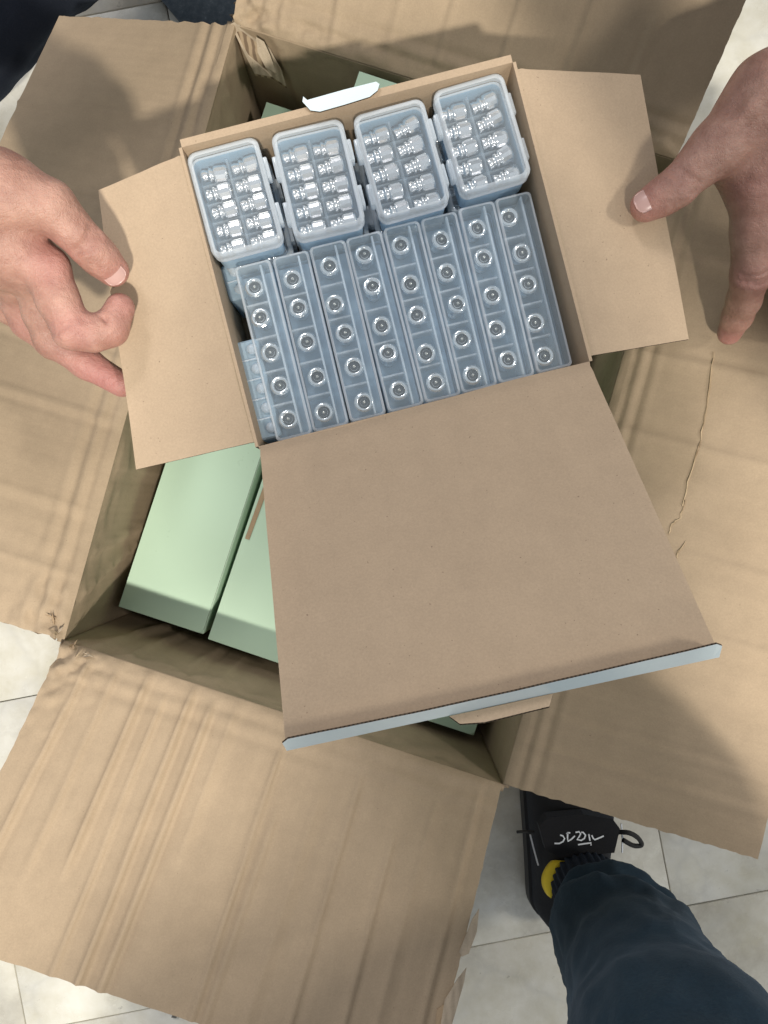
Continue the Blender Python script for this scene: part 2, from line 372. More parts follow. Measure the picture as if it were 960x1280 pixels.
def wall_in(a, b_, seed, cr):
    """wall as a board whose inner side faces the carton's centre"""
    t0, t1 = rim[a].copy(), rim[b_].copy(); t0[2] -= .0035; t1[2] -= .0035
    nu, nv = 90, 60; al = (t1-t0)/np.linalg.norm(t1-t0)*.003; t0 -= al; t1 += al; c = (t0, t1, bot[b_]+al, bot[a]-al); inward = -outw(a, b_)
    s, t = np.meshgrid(np.linspace(0, 1, nu+1), np.linspace(0, 1, nv+1)**1.8, indexing='ij'); S, T = s[..., None], t[..., None]
    p = (1-T)*((1-S)*c[0]+S*c[1])+T*((1-S)*c[3]+S*c[2])
    hh = t*.264; ro = np.where(hh < .007, .007-np.sqrt(np.maximum(0, .007**2-(.007-hh)**2)), 0); p = p-inward*.0012
    d = np.zeros_like(s)
    for i in range(nu+1):
        for j in range(nv+1):
            a_, b2 = s[i, j], t[i, j]; v = .0025*fbm(a_*3, b2*2, seed, 3)
            for s0, am, wd, sl, tt0, tt1 in cr:
                x = a_-(s0+sl*b2); v += .6*am*min(1, max(0, (tt1-b2)/.15))*(math.exp(-abs(x)/(wd*.6))-.6*math.exp(-abs(x-wd*1.1)/(wd*.8)))
            v += .0022*gsn(b2-.06, .09)*fbm(a_*16, b2*9, seed, 3)
            d[i, j] = v*min(1, a_*10, (1-a_)*10)*min(1, b2/.035)
    p = p+inward*d[..., None]; q = p-inward*.005
    N = (nu+1)*(nv+1); I = lambda i, j: i*(nv+1)+j
    f, mi = [], []
    flip = np.dot(np.cross(c[1]-c[0], c[3]-c[0]), inward) < 0
    for i in range(nu):
        for j in range(nv):
            k = [I(i, j), I(i+1, j), I(i+1, j+1), I(i, j+1)]
            if flip: k = k[::-1]
            f.append(k); mi.append(0); f.append([x+N for x in k[::-1]]); mi.append(2)
    r_ = [I(i, 0) for i in range(nu)]+[I(nu, j) for j in range(nv)]+[I(i, nv) for i in range(nu, 0, -1)]+[I(0, j) for j in range(nv, 0, -1)]
    for k in range(len(r_)):
        a_, b2 = r_[k], r_[(k+1) % len(r_)]; k4 = [a_, a_+N, b2+N, b2]; f.append(k4[::-1] if flip else k4); mi.append(0)
    lu = np.linalg.norm(c[1]-c[0]); uv = np.stack((s*lu, t*.27), -1).reshape(-1, 2)
    return obj('wall', mesh('wall', np.concatenate((p.reshape(-1, 3), q.reshape(-1, 3))), f, CM, mi, np.concatenate((uv, uv)), True), carton)
wall_in('D', 'A', 3, [(.86, .006, .016, -.10, 0, .8), (.93, .007, .02, -.2, 0, .9), (.72, .003, .012, 0, 0, .7), (.5, .003, .012, 0, 0, .6), (.3, .003, .012, .05, 0, .6), (.08, .005, .02, .1, 0, .7)])
wall_in('A', 'B', 13, [(.06, .006, .02, .1, 0, .8), (.14, .004, .015, .05, 0, .7), (.26, .005, .014, .03, 0, .7), (.34, .004, .014, 0, 0, .5), (.6, .002, .02, 0, 0, .5)])
wall_in('B', 'C', 23, [(.1, .005, .02, 0, 0, .7), (.5, .003, .015, 0, 0, .6), (.8, .004, .015, 0, 0, .6)])
wall_in('C', 'D', 33, [(.9, .006, .016, -.1, 0, .8), (.6, .004, .015, 0, 0, .6), (.3, .003, .015, 0, 0, .6)])
slab('bottom_panel', [bot[k] for k in 'ABCD'], .004, ['carton_inner', 'carton_edge', 'carton_outer'], carton)

FG = {}
def flap(key, a, b_, o0_, o1_, cr, seed, nu=190, nv=90, **kw):
    o, g_ = patch('flap', (rim[a]+outw(a, b_)*ROLL, rim[b_]+outw(a, b_)*ROLL, o1_, o0_), nu, nv, .005, CM, carton, crease_disp(cr, seed, **kw), ragged(seed), hinge0=True)
    FG[key] = g_; return o
fl_bottom = flap('bottom', 'A', 'B', P(-98, 1168, .355), P(534, 1372, .35),
     [(.07, .004, .012, -.02, 0, 1.2), (.13, .0025, .012, 0, 0, .8), (.20, .0045, .014, 0, .0, .75), (.245, .003, .010, .01, .05, 1.2), (.30, .0055, .013, .005, 0, 1.2),
      (.35, .0055, .012, 0, .03, 1.2), (.40, .0025, .02, 0, 0, .6), (.52, .004, .009, .01, .1, 1.2), (.555, .0025, .012, 0, .3, 1.2), (.63, .002, .02, 0, .2, 1.2),
      (.70, .003, .012, .01, .1, 1.2), (.80, .003, .012, .01, .25, 1.2), (.87, .0018, .02, 0, .1, 1.2), (.955, .003, .012, 0, 0, 1.2)], 41, corner=(0, .0045), gain=.95, score=.45)
fl_left = flap('left', 'D', 'A', P(74, 20, .19), P(-250, 705, .285),
     [(.16, .003, .012, .02, .1, 1.2), (.30, .003, .01, .02, 0, 1.2), (.40, .004, .01, 0, 0, 1.2), (.56, .0045, .010, 0, .02, 1.2), (.655, .0045, .010, 0, 0, 1.2), (.80, .003, .015, 0, 0, .8), (.90, .004, .012, 0, 0, 1.2)], 52, corner=(1, .005), score=1.3, gain=.55)
fl_right = flap('right', 'B', 'C', P(947, 1074, .335), P(1160, 250, .37),
     [(.07, .0035, .010, .0, 0, 1.2), (.12, .0025, .010, 0, .1, 1.2), (.30, .0028, .012, .01, .1, 1.2), (.42, .002, .01, 0, .2, 1.2), (.58, .003, .012, 0, 0, 1.2), (.70, .0035, .010, .01, 0, 1.2), (.85, .003, .012, 0, 0, 1.2)], 63)
fl_top = flap('top', 'C', 'D', P(1010, -176, .362), P(360, -390, .362),
     [(.15, .003, .012, 0, 0, 1.2), (.28, .0035, .012, 0, 0, 1.2), (.42, .004, .010, 0, 0, 1.2), (.55, .003, .012, 0, 0, 1.2), (.66, .003, .015, 0, 0, 1.2), (.78, .004, .014, .02, 0, 1.2), (.9, .0035, .014, 0, 0, 1.2)], 74, crush=.003, corner=(1, .006))
# the long tear on the right flap, in three runs
for pts in ([(893, 440), (889, 470), (886, 500), (878, 540), (868, 580), (858, 610), (852, 640)], [(858, 625), (850, 648), (840, 655), (836, 672)], [(857, 676), (848, 690), (846, 700)]):
    q = []
    for k in range(len(pts)-1):
        for u in np.linspace(0, 1, 5)[:-1]:
            x, y = np.array(pts[k])*(1-u)+np.array(pts[k+1])*u; q.append((x+random.uniform(-1.2, 1.2), y))
    wd = [.0002+.0009*abs(math.sin(k*1.7))*min(1, k/3) for k in range(len(q))]
    ribbon('tear', [onpatch(FG['right'], x, y, .0007) for x, y in q], wd, .0014, 'carton_outer', fl_right)
# peeled liner on the bottom flap's side edge and at two corners
def scrap(pts, grid, parent, lift=.0012, curl=.0016, m_='torn_paper'):
    q = [onpatch(grid, x, y, lift+curl*random.random()) for x, y in pts]
    return slab('torn_paper', q, .0007, [m_]*3, parent)
scrap([(599, 1136), (590, 1150), (574, 1190), (577, 1196), (586, 1192), (596, 1165)], FG['bottom'], fl_bottom)
scrap([(583, 1210), (572, 1224), (556, 1250), (549, 1292), (560, 1298), (571, 1260), (580, 1228)], FG['bottom'], fl_bottom)
scrap([(556, 1255), (546, 1262), (543, 1300), (553, 1302)], FG['bottom'], fl_bottom, m_='kraft_dark')
for cx, cy, gk, fo in ((84, 808, 'bottom', fl_bottom), (104, 822, 'bottom', fl_bottom), (74, 790, 'left', fl_left), (66, 776, 'left', fl_left)):
    for q in range(3):
        a_ = random.uniform(0, 3.1); x, y = cx+random.uniform(-8, 8), cy+random.uniform(-5, 5); l_ = random.uniform(4, 10); wd = random.uniform(1.2, 2.6)
        ca, sa = math.cos(a_), math.sin(a_)
        scrap([(x-ca*l_, y-sa*l_), (x-sa*wd, y+ca*wd), (x+ca*l_*.6, y+sa*l_*.6), (x+sa*wd*.6, y-ca*wd*.6)], FG[gk], fo, .0008, .003, random.choice(('torn_paper', 'kraft_dark', 'carton_outer')))
# torn glue flap hanging in the far corner
gp = [P(288, 30, .268), P(300, 24, .272), P(322, 42, .262), P(338, 62, .25), P(352, 88, .235), P(358, 108, .215), P(340, 96, .225), P(318, 92, .23), P(305, 66, .25)]
slab('torn_paper', gp, .003, ['torn_paper', 'carton_edge', 'carton_edge'], carton)
gp2 = [P(320, 46, .272), P(330, 52, .268), P(338, 70, .258), P(346, 92, .242), P(332, 84, .25), P(322, 66, .262)]
slab('torn_paper', gp2, .001, ['torn_paper']*3, carton)

# ------------------------------------------------------------------ mint boxes inside the carton
U = np.array((.95, -.312)); V = np.array((-.312, -.95))     # carton axes in the world plane (right, towards the viewer)
U /= np.linalg.norm(U); V /= np.linalg.norm(V)
BW, BL, BH = .0748, .200, .185
def mint_box(u, v, z, rz, label, slot=None, dims=(BW, BL, BH)):
    c = U*u+V*v; t = empty('mint_box', (c[0], c[1], z), math.atan2(U[1], U[0])+rz)
    tag(t, label, 'box', 'mint product boxes packed in the carton')
    dx, dy, dz = dims
    obj('body', box_mesh('body', dx, dy, dz-.0012, .0012, 'mint', 2), t)
    # the tucked front panel lies proud of the body, with cut corners
    h = [(-dx/2+.0006, -dy/2+.0006), (dx/2-.004, -dy/2+.0006), (dx/2-.0008, -dy/2+.004), (dx/2-.0008, dy/2-.0006), (-dx/2+.0006, dy/2-.0006)]
    slab('front_panel', [np.array((x, y, dz)) for x, y in h], .0012, ['mint', 'box_edge', 'mint'], t)
    if slot:
        y0, y1 = slot; x = -dx/2+.003
        slab('tuck_slot', [np.array(p) for p in ((x, y0, dz+.0016), (x+.0035, y0, dz+.0010), (x+.0045, y1, dz+.0010), (x+.0005, y1, dz+.002))], .0014, ['kraft_dark', 'box_edge', 'kraft_dark'], t)
        slab('tuck_slit', [np.array(p) for p in ((x+.004, y1, dz+.0004), (x+.022, y1-.001, dz+.0004), (x+.022, y1+.0002, dz+.0004), (x+.004, y1+.001, dz+.0004))], .0003, ['dark_hole']*3, t)
    return t
z0 = .0105; yv = .1445-BL/2
lab1 = ['mint box against the carton wall below the hand with curled fingers, unbroken smooth top', 'mint box with kraft tuck slot, next to the smooth one', 'mint box wedged third in the front row, under the raised lid', 'mint box in the carton corner beside the shoe, only a corner showing']
for i in range(4):
    mint_box(-.149+i*.0805, yv+(0, .003, -.002, .010)[i], z0, (0, -.012, .004, .0)[i], lab1[i], (-.045+.05, .045+.0) if False else ((-.01, .036) if i == 1 else None))
lab2 = ['mint box standing in the far carton corner with torn board', 'mint box buried under the lying mint box, second in the far row', 'mint box buried under the lying mint box, third in the far row', 'mint box standing last in the far row under the kraft side flap']
for i in range(4):
    mint_box(-.163+i*.0795, -.295+BL/2, z0, 0, lab2[i])
mint_box(-.119+.096, -.303+.0865, z0+BH+.0005, 0, 'mint box lying flat on the far row, pale tab above its corner', None, (.192, .173, .077))

# ------------------------------------------------------------------ the open product box held above the carton
HZ = .407; ha = math.radians(14.4); hc = P(482, 318, HZ)
hx = np.array((math.cos(ha), math.sin(ha), 0)); hy = np.array((-hx[1], hx[0], 0))
HW, HL, HD = .0965, .0872, .079
def HB(x, y, z=0): return hc+hx*x+hy*y+np.array((0, 0, z))
pb = empty('product_box', (0, 0, 0)); tag(pb, 'open kraft-lined product box full of clear connector cases, held up by two hands', 'box')
KM = ['kraft', 'box_edge', 'mint']; T_ = .0018
def slab_wall(x0, y0, x1, y1, nx, ny, th):
    """upright wall: inner face kraft, outer face mint"""
    v = []
    for z in (0, -HD):
        v += [HB(x0, y0, z), HB(x1, y1, z), HB(x1+nx*th, y1+ny*th, z), HB(x0+nx*th, y0+ny*th, z)]
    f = [(0, 1, 5, 4), (1, 2, 6, 5), (2, 3, 7, 6), (3, 0, 4, 7), (3, 2, 1, 0), (4, 5, 6, 7)]
    uv = [(HB(0, 0)[0]*0+(i % 4)*.05, 0) for i in range(8)]
    return obj('wall', mesh('wall', v, f, ['kraft', 'box_edge', 'mint'], [0, 1, 2, 1, 0, 2], uv), pb)
slab_wall(-HW, HL, -HW, -HL, -1, 0, T_); slab_wall(HW, -HL, HW, HL, 1, 0, T_)
slab_wall(HW, HL, -HW, HL, 0, 1, .0045); slab_wall(-HW, -HL, HW, -HL, 0, -1, T_)
slab('bottom_panel', [HB(x, y, -HD+.0018) for x, y in ((-HW, -HL), (HW, -HL), (HW, HL), (-HW, HL))], .0016, KM, pb)
def kd(seed, a=.0012):
    return lambda s, t: a*fbm(s*2, t*2, seed, 2)-.0012*gsn(t, .02)+.0006*gsn(t-.05, .015)
sf, gl = patch('side_flap', (HB(-HW-.001, HL-.004), HB(-HW-.001, -HL+.003), P(170, 587, .404), P(123, 238, .409)), 40, 24, T_, KM, pb,
     lambda s, t: kd(3)(s, t)+.003*t*t*gsn(s-.42, .2), uvswap=True)
sf2, gr = patch('side_flap', (HB(HW+.001, -HL+.003), HB(HW+.001, HL-.004), P(801, 93, .402), P(861, 424, .402)), 40, 24, T_, KM, pb,
     lambda s, t: kd(5)(s, t)-.001*t*gsn(s-.5, .25), uvswap=True)
LZ = .51
e0, e1 = P(357, 932, LZ), P(898, 815, LZ)
lid, glid = patch('lid', (HB(-HW+.001, -HL+.0006, .0012), HB(HW-.001, -HL+.0006, .0012), e1, e0), 50, 40, T_, KM, pb, lambda s, t: kd(9, .0015)(s, t)*(1-t)-.0*t)
n_l = np.cross(e1-e0, (HB(-HW, -HL)-e0)); n_l = n_l/np.linalg.norm(n_l)
if n_l[2] < 0: n_l = -n_l
out = np.cross(n_l, (e1-e0)/np.linalg.norm(e1-e0)); out = -out if np.dot(out, e0-HB(-HW, -HL)) < 0 else out
ax = (e1-e0); LL = np.linalg.norm(ax); ax = ax/LL
# lid lip stands square on the lid's end, its coated outer face to the camera
def lip_pt(s, h, o_=0): return e0+ax*s*LL+n_l*h+out*o_
v, f, mi, uv = [], [], [], []
NS = 60
for i in range(NS+1):
    s = i/NS; hh = .0102+.0005*fbm(s*5, 0, 3, 2); hh *= (1-.35*max(0, 1-min(s, 1-s)*60)); b0 = .0012*math.sin(s*3.1+.4)
    v += [lip_pt(s, -.0016, T_), lip_pt(s, hh, .0008+b0), lip_pt(s, hh, b0), lip_pt(s, 0, 0)]; uv += [(s*LL, 0)]*4
for i in range(NS):
    a = 4*i; b_ = a+4
    f += [(a, b_, b_+1, a+1), (a+1, b_+1, b_+2, a+2), (a+2, b_+2, b_+3, a+3), (a+3, b_+3, b_, a)]; mi += [0, 1, 2, 0]
f += [(0, 1, 2, 3), (4*NS+3, 4*NS+2, 4*NS+1, 4*NS)]; mi += [1, 1]
obj('lid_lip', mesh('lid_lip', v, f, ['mint_sheen', 'box_edge', 'kraft'], mi, uv), lid)
slab('lip_tab', [lip_pt(s, h, o_) for s, h, o_ in ((.375, -.001, .0022), (.395, -.003, .0058), (.45, -.0035, .0072), (.60, -.003, .0066), (.615, -.001, .0022))], .0016, ['kraft', 'box_edge', 'kraft'], lid, tuple(-n_l))
tab = [(378, 127), (388, 138), (400, 139.5), (430, 131), (462, 121), (472, 113), (474.5, 105), (470, 102), (430, 112), (384, 125), (379, 120.5)]
slab('lock_tab', [P(x, y, HZ+.0025) for x, y in tab], .0012, ['mint_sheen', 'box_edge', 'kraft'], pb)

# ------------------------------------------------------------------ connectors and clear cases
def lathe(name, prof, n, mats, mi):
    rings = [[(r*math.cos(t), r*math.sin(t), z) for t in np.linspace(0, 2*math.pi, n, endpoint=False)] for z, r in prof]
    return loft(name, rings, mats, mi, True, True, True)
mm = .001
prof = [(0, 3.0), (0, 3.4), (.4, 3.8), (3.2, 3.8), (3.6, 3.4), (5.0, 3.4), (5.2, 4.3), (5.8, 4.7), (6.8, 4.7), (7.2, 3.9), (8.2, 3.9), (8.5, 5.0), (9.0, 5.2), (16.2, 5.2), (16.9, 4.9), (17.0, 4.2), (17.0, 3.6), (14.5, 3.4), (14.5, 2.2), (15.6, 2.1), (15.6, 1.0)]
prof = [(z*mm*.93, r*mm*.82) for z, r in prof]
cmi = [0]*len(prof); cmi[17] = 1; cmi[-1] = 1; cmi[-2] = 1
con_body = lathe('body', prof, 24, ['chrome', 'dark_hole'], cmi)
# faceted sleeve
kr = [[((4.9+.62*k)*mm*.82*math.cos(2*math.pi*q/14), (4.9+.62*k)*mm*.82*math.sin(2*math.pi*q/14), z*mm*.93) for q in range(14)] for z, k in ((9.1, 0), (9.5, 1), (15.6, 1), (16.0, 0))]
con_sleeve = loft('sleeve', kr, ['chrome'], None, False, False)
con_pin = lathe('pin', [(13.6*mm, .7*mm), (15.9*mm, .7*mm), (16.3*mm, .3*mm)], 8, ['brass_pin'], None)
def connector(loc, rot, label, group, wide=1.0):
    o = empty('connector', loc); o.rotation_euler = rot; o.scale = (wide, wide, 1); tag(o, label, 'connector', group)
    obj('body', con_body, o); obj('sleeve', con_sleeve, o); obj('pin', con_pin, o)
    return o
# flat ten-compartment case (lid up), 42 x 63 x 26 mm
FW, FL, FH = .042, .0625, .026
lid_me = loft('lid', [rr_ring(FW, FL, .0055, .017), rr_ring(FW, FL, .0055, .0245), rr_ring(FW-.0012, FL-.0012, .005, FH-.0006), rr_ring(FW-.003, FL-.003, .0045, FH), rr_ring(FW-.0050, FL-.0050, .004, FH), rr_ring(FW-.0056, FL-.0056, .0037, FH-.0006)],
              ['lid_frame', 'clear_lid'], [0, 0, 0, 0, 0], False, False)
pan_me = loft('lid_panel', [rr_ring(FW-.0056, FL-.0056, .0037, FH-.0006), rr_ring(FW-.0060, FL-.0060, .0035, FH-.0005)], ['clear_lid'], None, False, True)
tray_me = loft('tray', [rr_ring(FW-.005, FL-.005, .003, .0045), rr_ring(FW-.003, FL-.003, .0045, .0165), rr_ring(FW-.0008, FL-.0008, .005, .0168), rr_ring(FW-.0008, FL-.0008, .005, .0155), rr_ring(FW-.0022, FL-.0022, .0045, .0145), rr_ring(FW-.003, FL-.003, .004, 0)][::-1],
               ['tray_blue', 'lid_frame', 'tray'], [2, 2, 1, 1, 0], True, True)
dv_long = box_mesh('divider', .0012, FL-.006, .0085, 0, 'divider', z0=.005)
dv_cross = box_mesh('divider', FW-.006, .0010, .0055, 0, 'divider', z0=.005)
latch_me = box_mesh('latch', .0030, .0125, .0085, .0007, 'lid_frame', 2, z0=.0135)
def flat_case(center, z, rz, label, group, con_label=None, tilt=(0, 0)):
    o = empty('flat_case', (center[0], center[1], z), rz); o.rotation_euler = (tilt[0], tilt[1], rz)
    tag(o, label, 'plastic case', group)
    obj('lid', lid_me, o); obj('lid_panel', pan_me, o); obj('tray', tray_me, o); obj('divider', dv_long, o)
    for k in range(4): obj('divider', dv_cross, o, (0, (k-1.5)*.0113, 0))
    for sx in (-1, 1):
        for sy in (-1, 1): obj('latch', latch_me, o, (sx*(FW/2+.0008), sy*.0135, 0))
    if con_label:
        R = Matrix.Rotation(rz, 4, 'Z')
        for i in (0, 1):
            for k in range(5):
                x = (-.5+i)*.0190-.0080; y = (k-2)*.0113
                jit = random.gauss(0, .04)+(random.choice((0, .1, .22)) if (i == 1 and 'second' not in label and 'far corner' not in label) else 0)
                p = R @ Vector((x+random.uniform(-.0006, .0006), y-jit*.006, .0100))
                connector((center[0]+p.x, center[1]+p.y, z+p.z), (random.uniform(0, 6.28) if False else 0, math.pi/2, rz+jit), con_label, group+' contents', 1.12)
    return o
fc = [(293, 246, 'far corner by the hand with curled fingers'), (397.5, 222.5, 'second from the curled hand, under the pale tab'), (502, 198, 'third from the curled hand, touching the pale tab end'), (603, 166, 'beside the kraft flap under the spread hand')]
zt = HZ-.0045
cl = ['nearest the curled hand', 'second from the curled hand', 'third from the curled hand', 'beside the spread hand']
for k, (x, y, tx) in enumerate(fc):
    c = P(x, y, zt)
    flat_case(c, zt-FH, ha+(.0, -.03, .01, .025)[k]+.01, 'clear flat case with ten connectors, '+tx, 'flat cases of the upper layer', 'chrome connector lying in the flat case '+cl[k])
for lay in (1, 2):
    for k, (x, y, tx) in enumerate(fc):
        c = P(x, y, zt)+hx*(.003, .0015, -.0015, -.003)[k]+hy*(-.002 if lay == 1 else 0)
        flat_case(c, zt-FH*(1+lay)-.0004*lay + (0 if lay == 1 else .0045), ha+(.02, -.02, .03, -.01)[k]*(1 if lay == 1 else -1)*.3, ('clear flat case directly under the flat case ' if lay == 1 else 'clear flat case at the bottom, two below the flat case ')+cl[k], 'flat cases of the lower layers',
                  'chrome connector in the clear case under the flat case '+cl[k] if lay == 1 else None)
# upright case standing on edge, 20.5 x 106 x 58 mm, five connectors on end
UW, UL, UH = .0217, .1055, .058
u_shell = loft('shell', [rr_ring(UW-.001, UL-.001, .002, 0), rr_ring(UW, UL, .0025, .040), rr_ring(UW, UL, .0025, UH-.0010), rr_ring(UW-.0008, UL-.0008, .0022, UH-.0001), rr_ring(UW-.0030, UL-.0030, .002, UH)], ['tray', 'divider', 'lid_frame'], [0, 1, 2, 2], True, False)
u_top = loft('lid', [rr_ring(UW-.0030, UL-.0030, .002, UH), rr_ring(UW-.0036, UL-.0036, .002, UH-.0003)], ['frost_lid'], None, False, True)
u_rib = box_mesh('rib', .0012, UL-.004, .0030, .0003, 'lid_frame', 1, z0=UH-.0034)
u_rib2 = box_mesh('rib', .0008, UL-.004, .018, 0, 'divider', z0=UH-.021)
u_div = box_mesh('divider', UW-.008, .0011, .013, 0, 'lid_frame', z0=UH-.0205)
u_floor = box_mesh('inner_floor', UW-.0016, UL-.003, .0012, 0, 'tray', z0=UH-.0215)
u_knob = lathe('hinge_knob', [(0, .001), (0, .0030), (.0012, .0032), (.0024, .0026), (.003, .001)], 12, ['lid_frame'], None)
def upright_case(center, z, rz, label, con_label, knobs=False, group='cases standing on edge'):
    o = empty('upright_case', (center[0], center[1], z-UH), rz); tag(o, label, 'plastic case', group)
    obj('shell', u_shell, o); obj('lid', u_top, o); obj('rib', u_rib, o, (UW*.21, 0, 0)); obj('rib', u_rib2, o, (UW*.21, 0, 0)); obj('inner_floor', u_floor, o)
    for k in range(4): obj('divider', u_div, o, (-UW*.13, (k-1.5)*.0204, 0), (.35, 0, 0) if False else None)
    if knobs:
        for k in range(5): obj('hinge_knob', u_knob, o, (UW*.02, (k-2)*.0142-.016, UH-.0012))
    if con_label:
        for k in range(5):
            q = hx*(-.0021+random.uniform(-.0007, .0007))+hy*((k-2)*.0204+random.uniform(-.0012, .0012)); p = center+q
            connector((p[0], p[1], z-.0200), (random.gauss(0, .07), random.gauss(0, .07), random.uniform(0, 6)), con_label, 'connectors standing in upright cases', 1.3)
    return o
names = ['first', 'second', 'third', 'fourth', 'fifth', 'sixth', 'seventh', 'eighth']
zu = HZ-.017
for k in range(8):
    x, y = 341.5+(667-341.5)*k/7, 438+(353-438)*k/7
    upright_case(P(x, y, zu)+np.array((0, 0, 0)), zu+random.uniform(-.0008, .0008), ha-.012+random.uniform(-.006, .006), 'frosted clear case standing on edge, %s of eight counted from the curled hand' % names[k],
                 'chrome connector standing in the %s upright clear case counted from the curled hand' % names[k])
upright_case(P(327, 492, HZ-.0185-.003)+hy*-.0105, HZ-.0212, ha, 'shaded clear case with round hinge knobs sunk beside the kraft wall', None, True) if False else None
def sunken_case(px, py, dz, SW, SL, nk, label, rz=0):
    low = P(px, py, HZ-dz); o = empty('sunken_case', (low[0], low[1], HZ-HD+.002), ha-.01+rz); tag(o, label, 'plastic case'); hgt = HD-dz-.002
    obj('shell', loft('shell', [rr_ring(SW, SL, .002, 0), rr_ring(SW, SL, .002, hgt-.001), rr_ring(SW-.002, SL-.002, .0015, hgt)], ['tray'], None, True, True), o)
    pit = SL/nk
    for k in range(nk-1): obj('divider', box_mesh('divider', SW-.003, .0008, .0008, 0, 'lid_frame', z0=hgt+.0002), o, (0, (k-(nk-2)/2)*pit, 0))
    for k in range(nk): obj('hinge_knob', u_knob, o, (SW*.20, (k-(nk-1)/2)*pit, hgt-.0005))
    obj('rib', box_mesh('rib', .0012, SL-.003, .0016, .0003, 'lid_frame', 1, z0=hgt-.0002), o, (SW*.32, 0, 0))
sunken_case(321, 487, .024, .0150, .060, 5, 'shaded clear case with five round hinge knobs sunk against the kraft wall')
sunken_case(292, 352, .034, .0110, .022, 2, 'short end of a clear case peeking out under the flat case by the curled hand', .05)

# ------------------------------------------------------------------ people
def capsule_field(G, a, b_, r0, r1):
    ab = b_-a; L2 = float(np.dot(ab, ab)) or 1e-9
    t = np.clip(((G-a) @ ab)/L2, 0, 1)
    d = G-(a+t[..., None]*ab); return np.sqrt((d*d).sum(-1))-(r0+(r1-r0)*t)
def smin(a, b_, k):
    h = np.maximum(k-np.abs(a-b_), 0)/k; return np.minimum(a, b_)-h*h*k*.25
def build_sdf(chains, cuts, h=.0011):
    """chains: list of (k_inner, k_join, [(p, r), ...]); cuts: (points, radius)"""
    pts = np.array([p for _, _, ch in chains for p, _ in ch]); rm = max(r for _, _, ch in chains for _, r in ch)
    lo = (pts.min(0)-rm-.006).astype(np.float32); hi = pts.max(0)+rm+.006
    n_ = np.ceil((hi-lo)/h).astype(int)+1
    axs = [lo[i]+h*np.arange(n_[i], dtype=np.float32) for i in range(3)]
    F = np.full(n_, .05, np.float32)
    def region(P_, R_):
        a = np.maximum(((P_.min(0)-R_-lo)/h).astype(int), 0); b_ = np.minimum(((P_.max(0)+R_-lo)/h).astype(int)+2, n_)
        sl = tuple(slice(a[i], b_[i]) for i in range(3))
        G = np.stack(np.meshgrid(*[axs[i][sl[i]] for i in range(3)], indexing='ij'), -1); return sl, G
    for ki, kj, ch in chains:
        P_ = np.array([p for p, _ in ch], np.float32); R_ = max(r for _, r in ch)+.014
        sl, G = region(P_, R_); f = np.full(G.shape[:3], .05, np.float32)
        for (a, r0), (b_, r1) in zip(ch[:-1], ch[1:]):
            f = smin(f, capsule_field(G, np.asarray(a, np.float32), np.asarray(b_, np.float32), r0, r1), ki)
        F[sl] = smin(F[sl], f, kj)
    for cp, r in cuts:
        P_ = np.array(cp, np.float32); sl, G = region(P_, r+.006); f = np.full(G.shape[:3], .05, np.float32)
        for a, b_ in zip(P_[:-1], P_[1:]): f = np.minimum(f, capsule_field(G, a, b_, r, r*.6))
        F[sl] = -smin(-F[sl], f, .0025)
    return F, lo, h
def surface_net(F, lo, h):
    S = F < 0; n_ = np.array(F.shape)
    off = [(i, j, k) for i in (0, 1) for j in (0, 1) for k in (0, 1)]
    cnt = sum(S[i:n_[0]-1+i, j:n_[1]-1+j, k:n_[2]-1+k].astype(np.int8) for i, j, k in off)
    idx = np.argwhere((cnt > 0) & (cnt < 8)); ids = np.full(cnt.shape, -1, np.int32); ids[tuple(idx.T)] = np.arange(len(idx))
    val = {o_: F[idx[:, 0]+o_[0], idx[:, 1]+o_[1], idx[:, 2]+o_[2]] for o_ in off}
    acc = np.zeros((len(idx), 3)); c = np.zeros(len(idx))
    for a in off:
        for ax_ in range(3):
            if a[ax_] == 0:
                b_ = list(a); b_[ax_] = 1; va, vb = val[a], val[tuple(b_)]; cr = (va < 0) != (vb < 0)
                t = np.where(cr, va/np.where(cr, va-vb, 1), 0); p = np.tile(np.array(a, float), (len(idx), 1)); p[:, ax_] = t
                acc += p*cr[:, None]; c += cr
    verts = (idx+acc/c[:, None])*h+lo
    faces = []
    for ax_ in range(3):
        u, v_ = (ax_+1) % 3, (ax_+2) % 3
        a = [slice(None)]*3; b_ = [slice(None)]*3; a[ax_] = slice(0, -1); b_[ax_] = slice(1, None)
        e = np.argwhere(S[tuple(a)] != S[tuple(b_)]); s0 = S[tuple(e.T)]
        ok = (e[:, u] > 0) & (e[:, v_] > 0) & (e[:, u] < n_[u]-1) & (e[:, v_] < n_[v_]-1); e, s0 = e[ok], s0[ok]
        def cell(du, dv): q = e.copy(); q[:, u] += du; q[:, v_] += dv; return ids[tuple(q.T)]
        q = np.stack((cell(-1, -1), cell(0, -1), cell(0, 0), cell(-1, 0)), -1); q[~s0] = q[~s0][:, ::-1]
        faces.append(q)
    return verts, np.concatenate(faces)
def body_mesh(name, chains, cuts, mname, parent, flush=(), h=.0011):
    v, f = surface_net(*build_sdf(chains, cuts, h))
    me = mesh(name, v, f, [mname], None, None, True)
    at = me.attributes.new('flush', 'FLOAT', 'POINT'); w_ = np.zeros(len(v))
    for p, r, a in flush: w_ = np.maximum(w_, a*np.exp(-((v-p)**2).sum(1)/r**2))
    at.data.foreach_set('value', w_.astype(np.float32))
    o = obj(name, me, parent)
    md = o.modifiers.new('smooth', 'SMOOTH'); md.factor = .5; md.iterations = 3
    return o
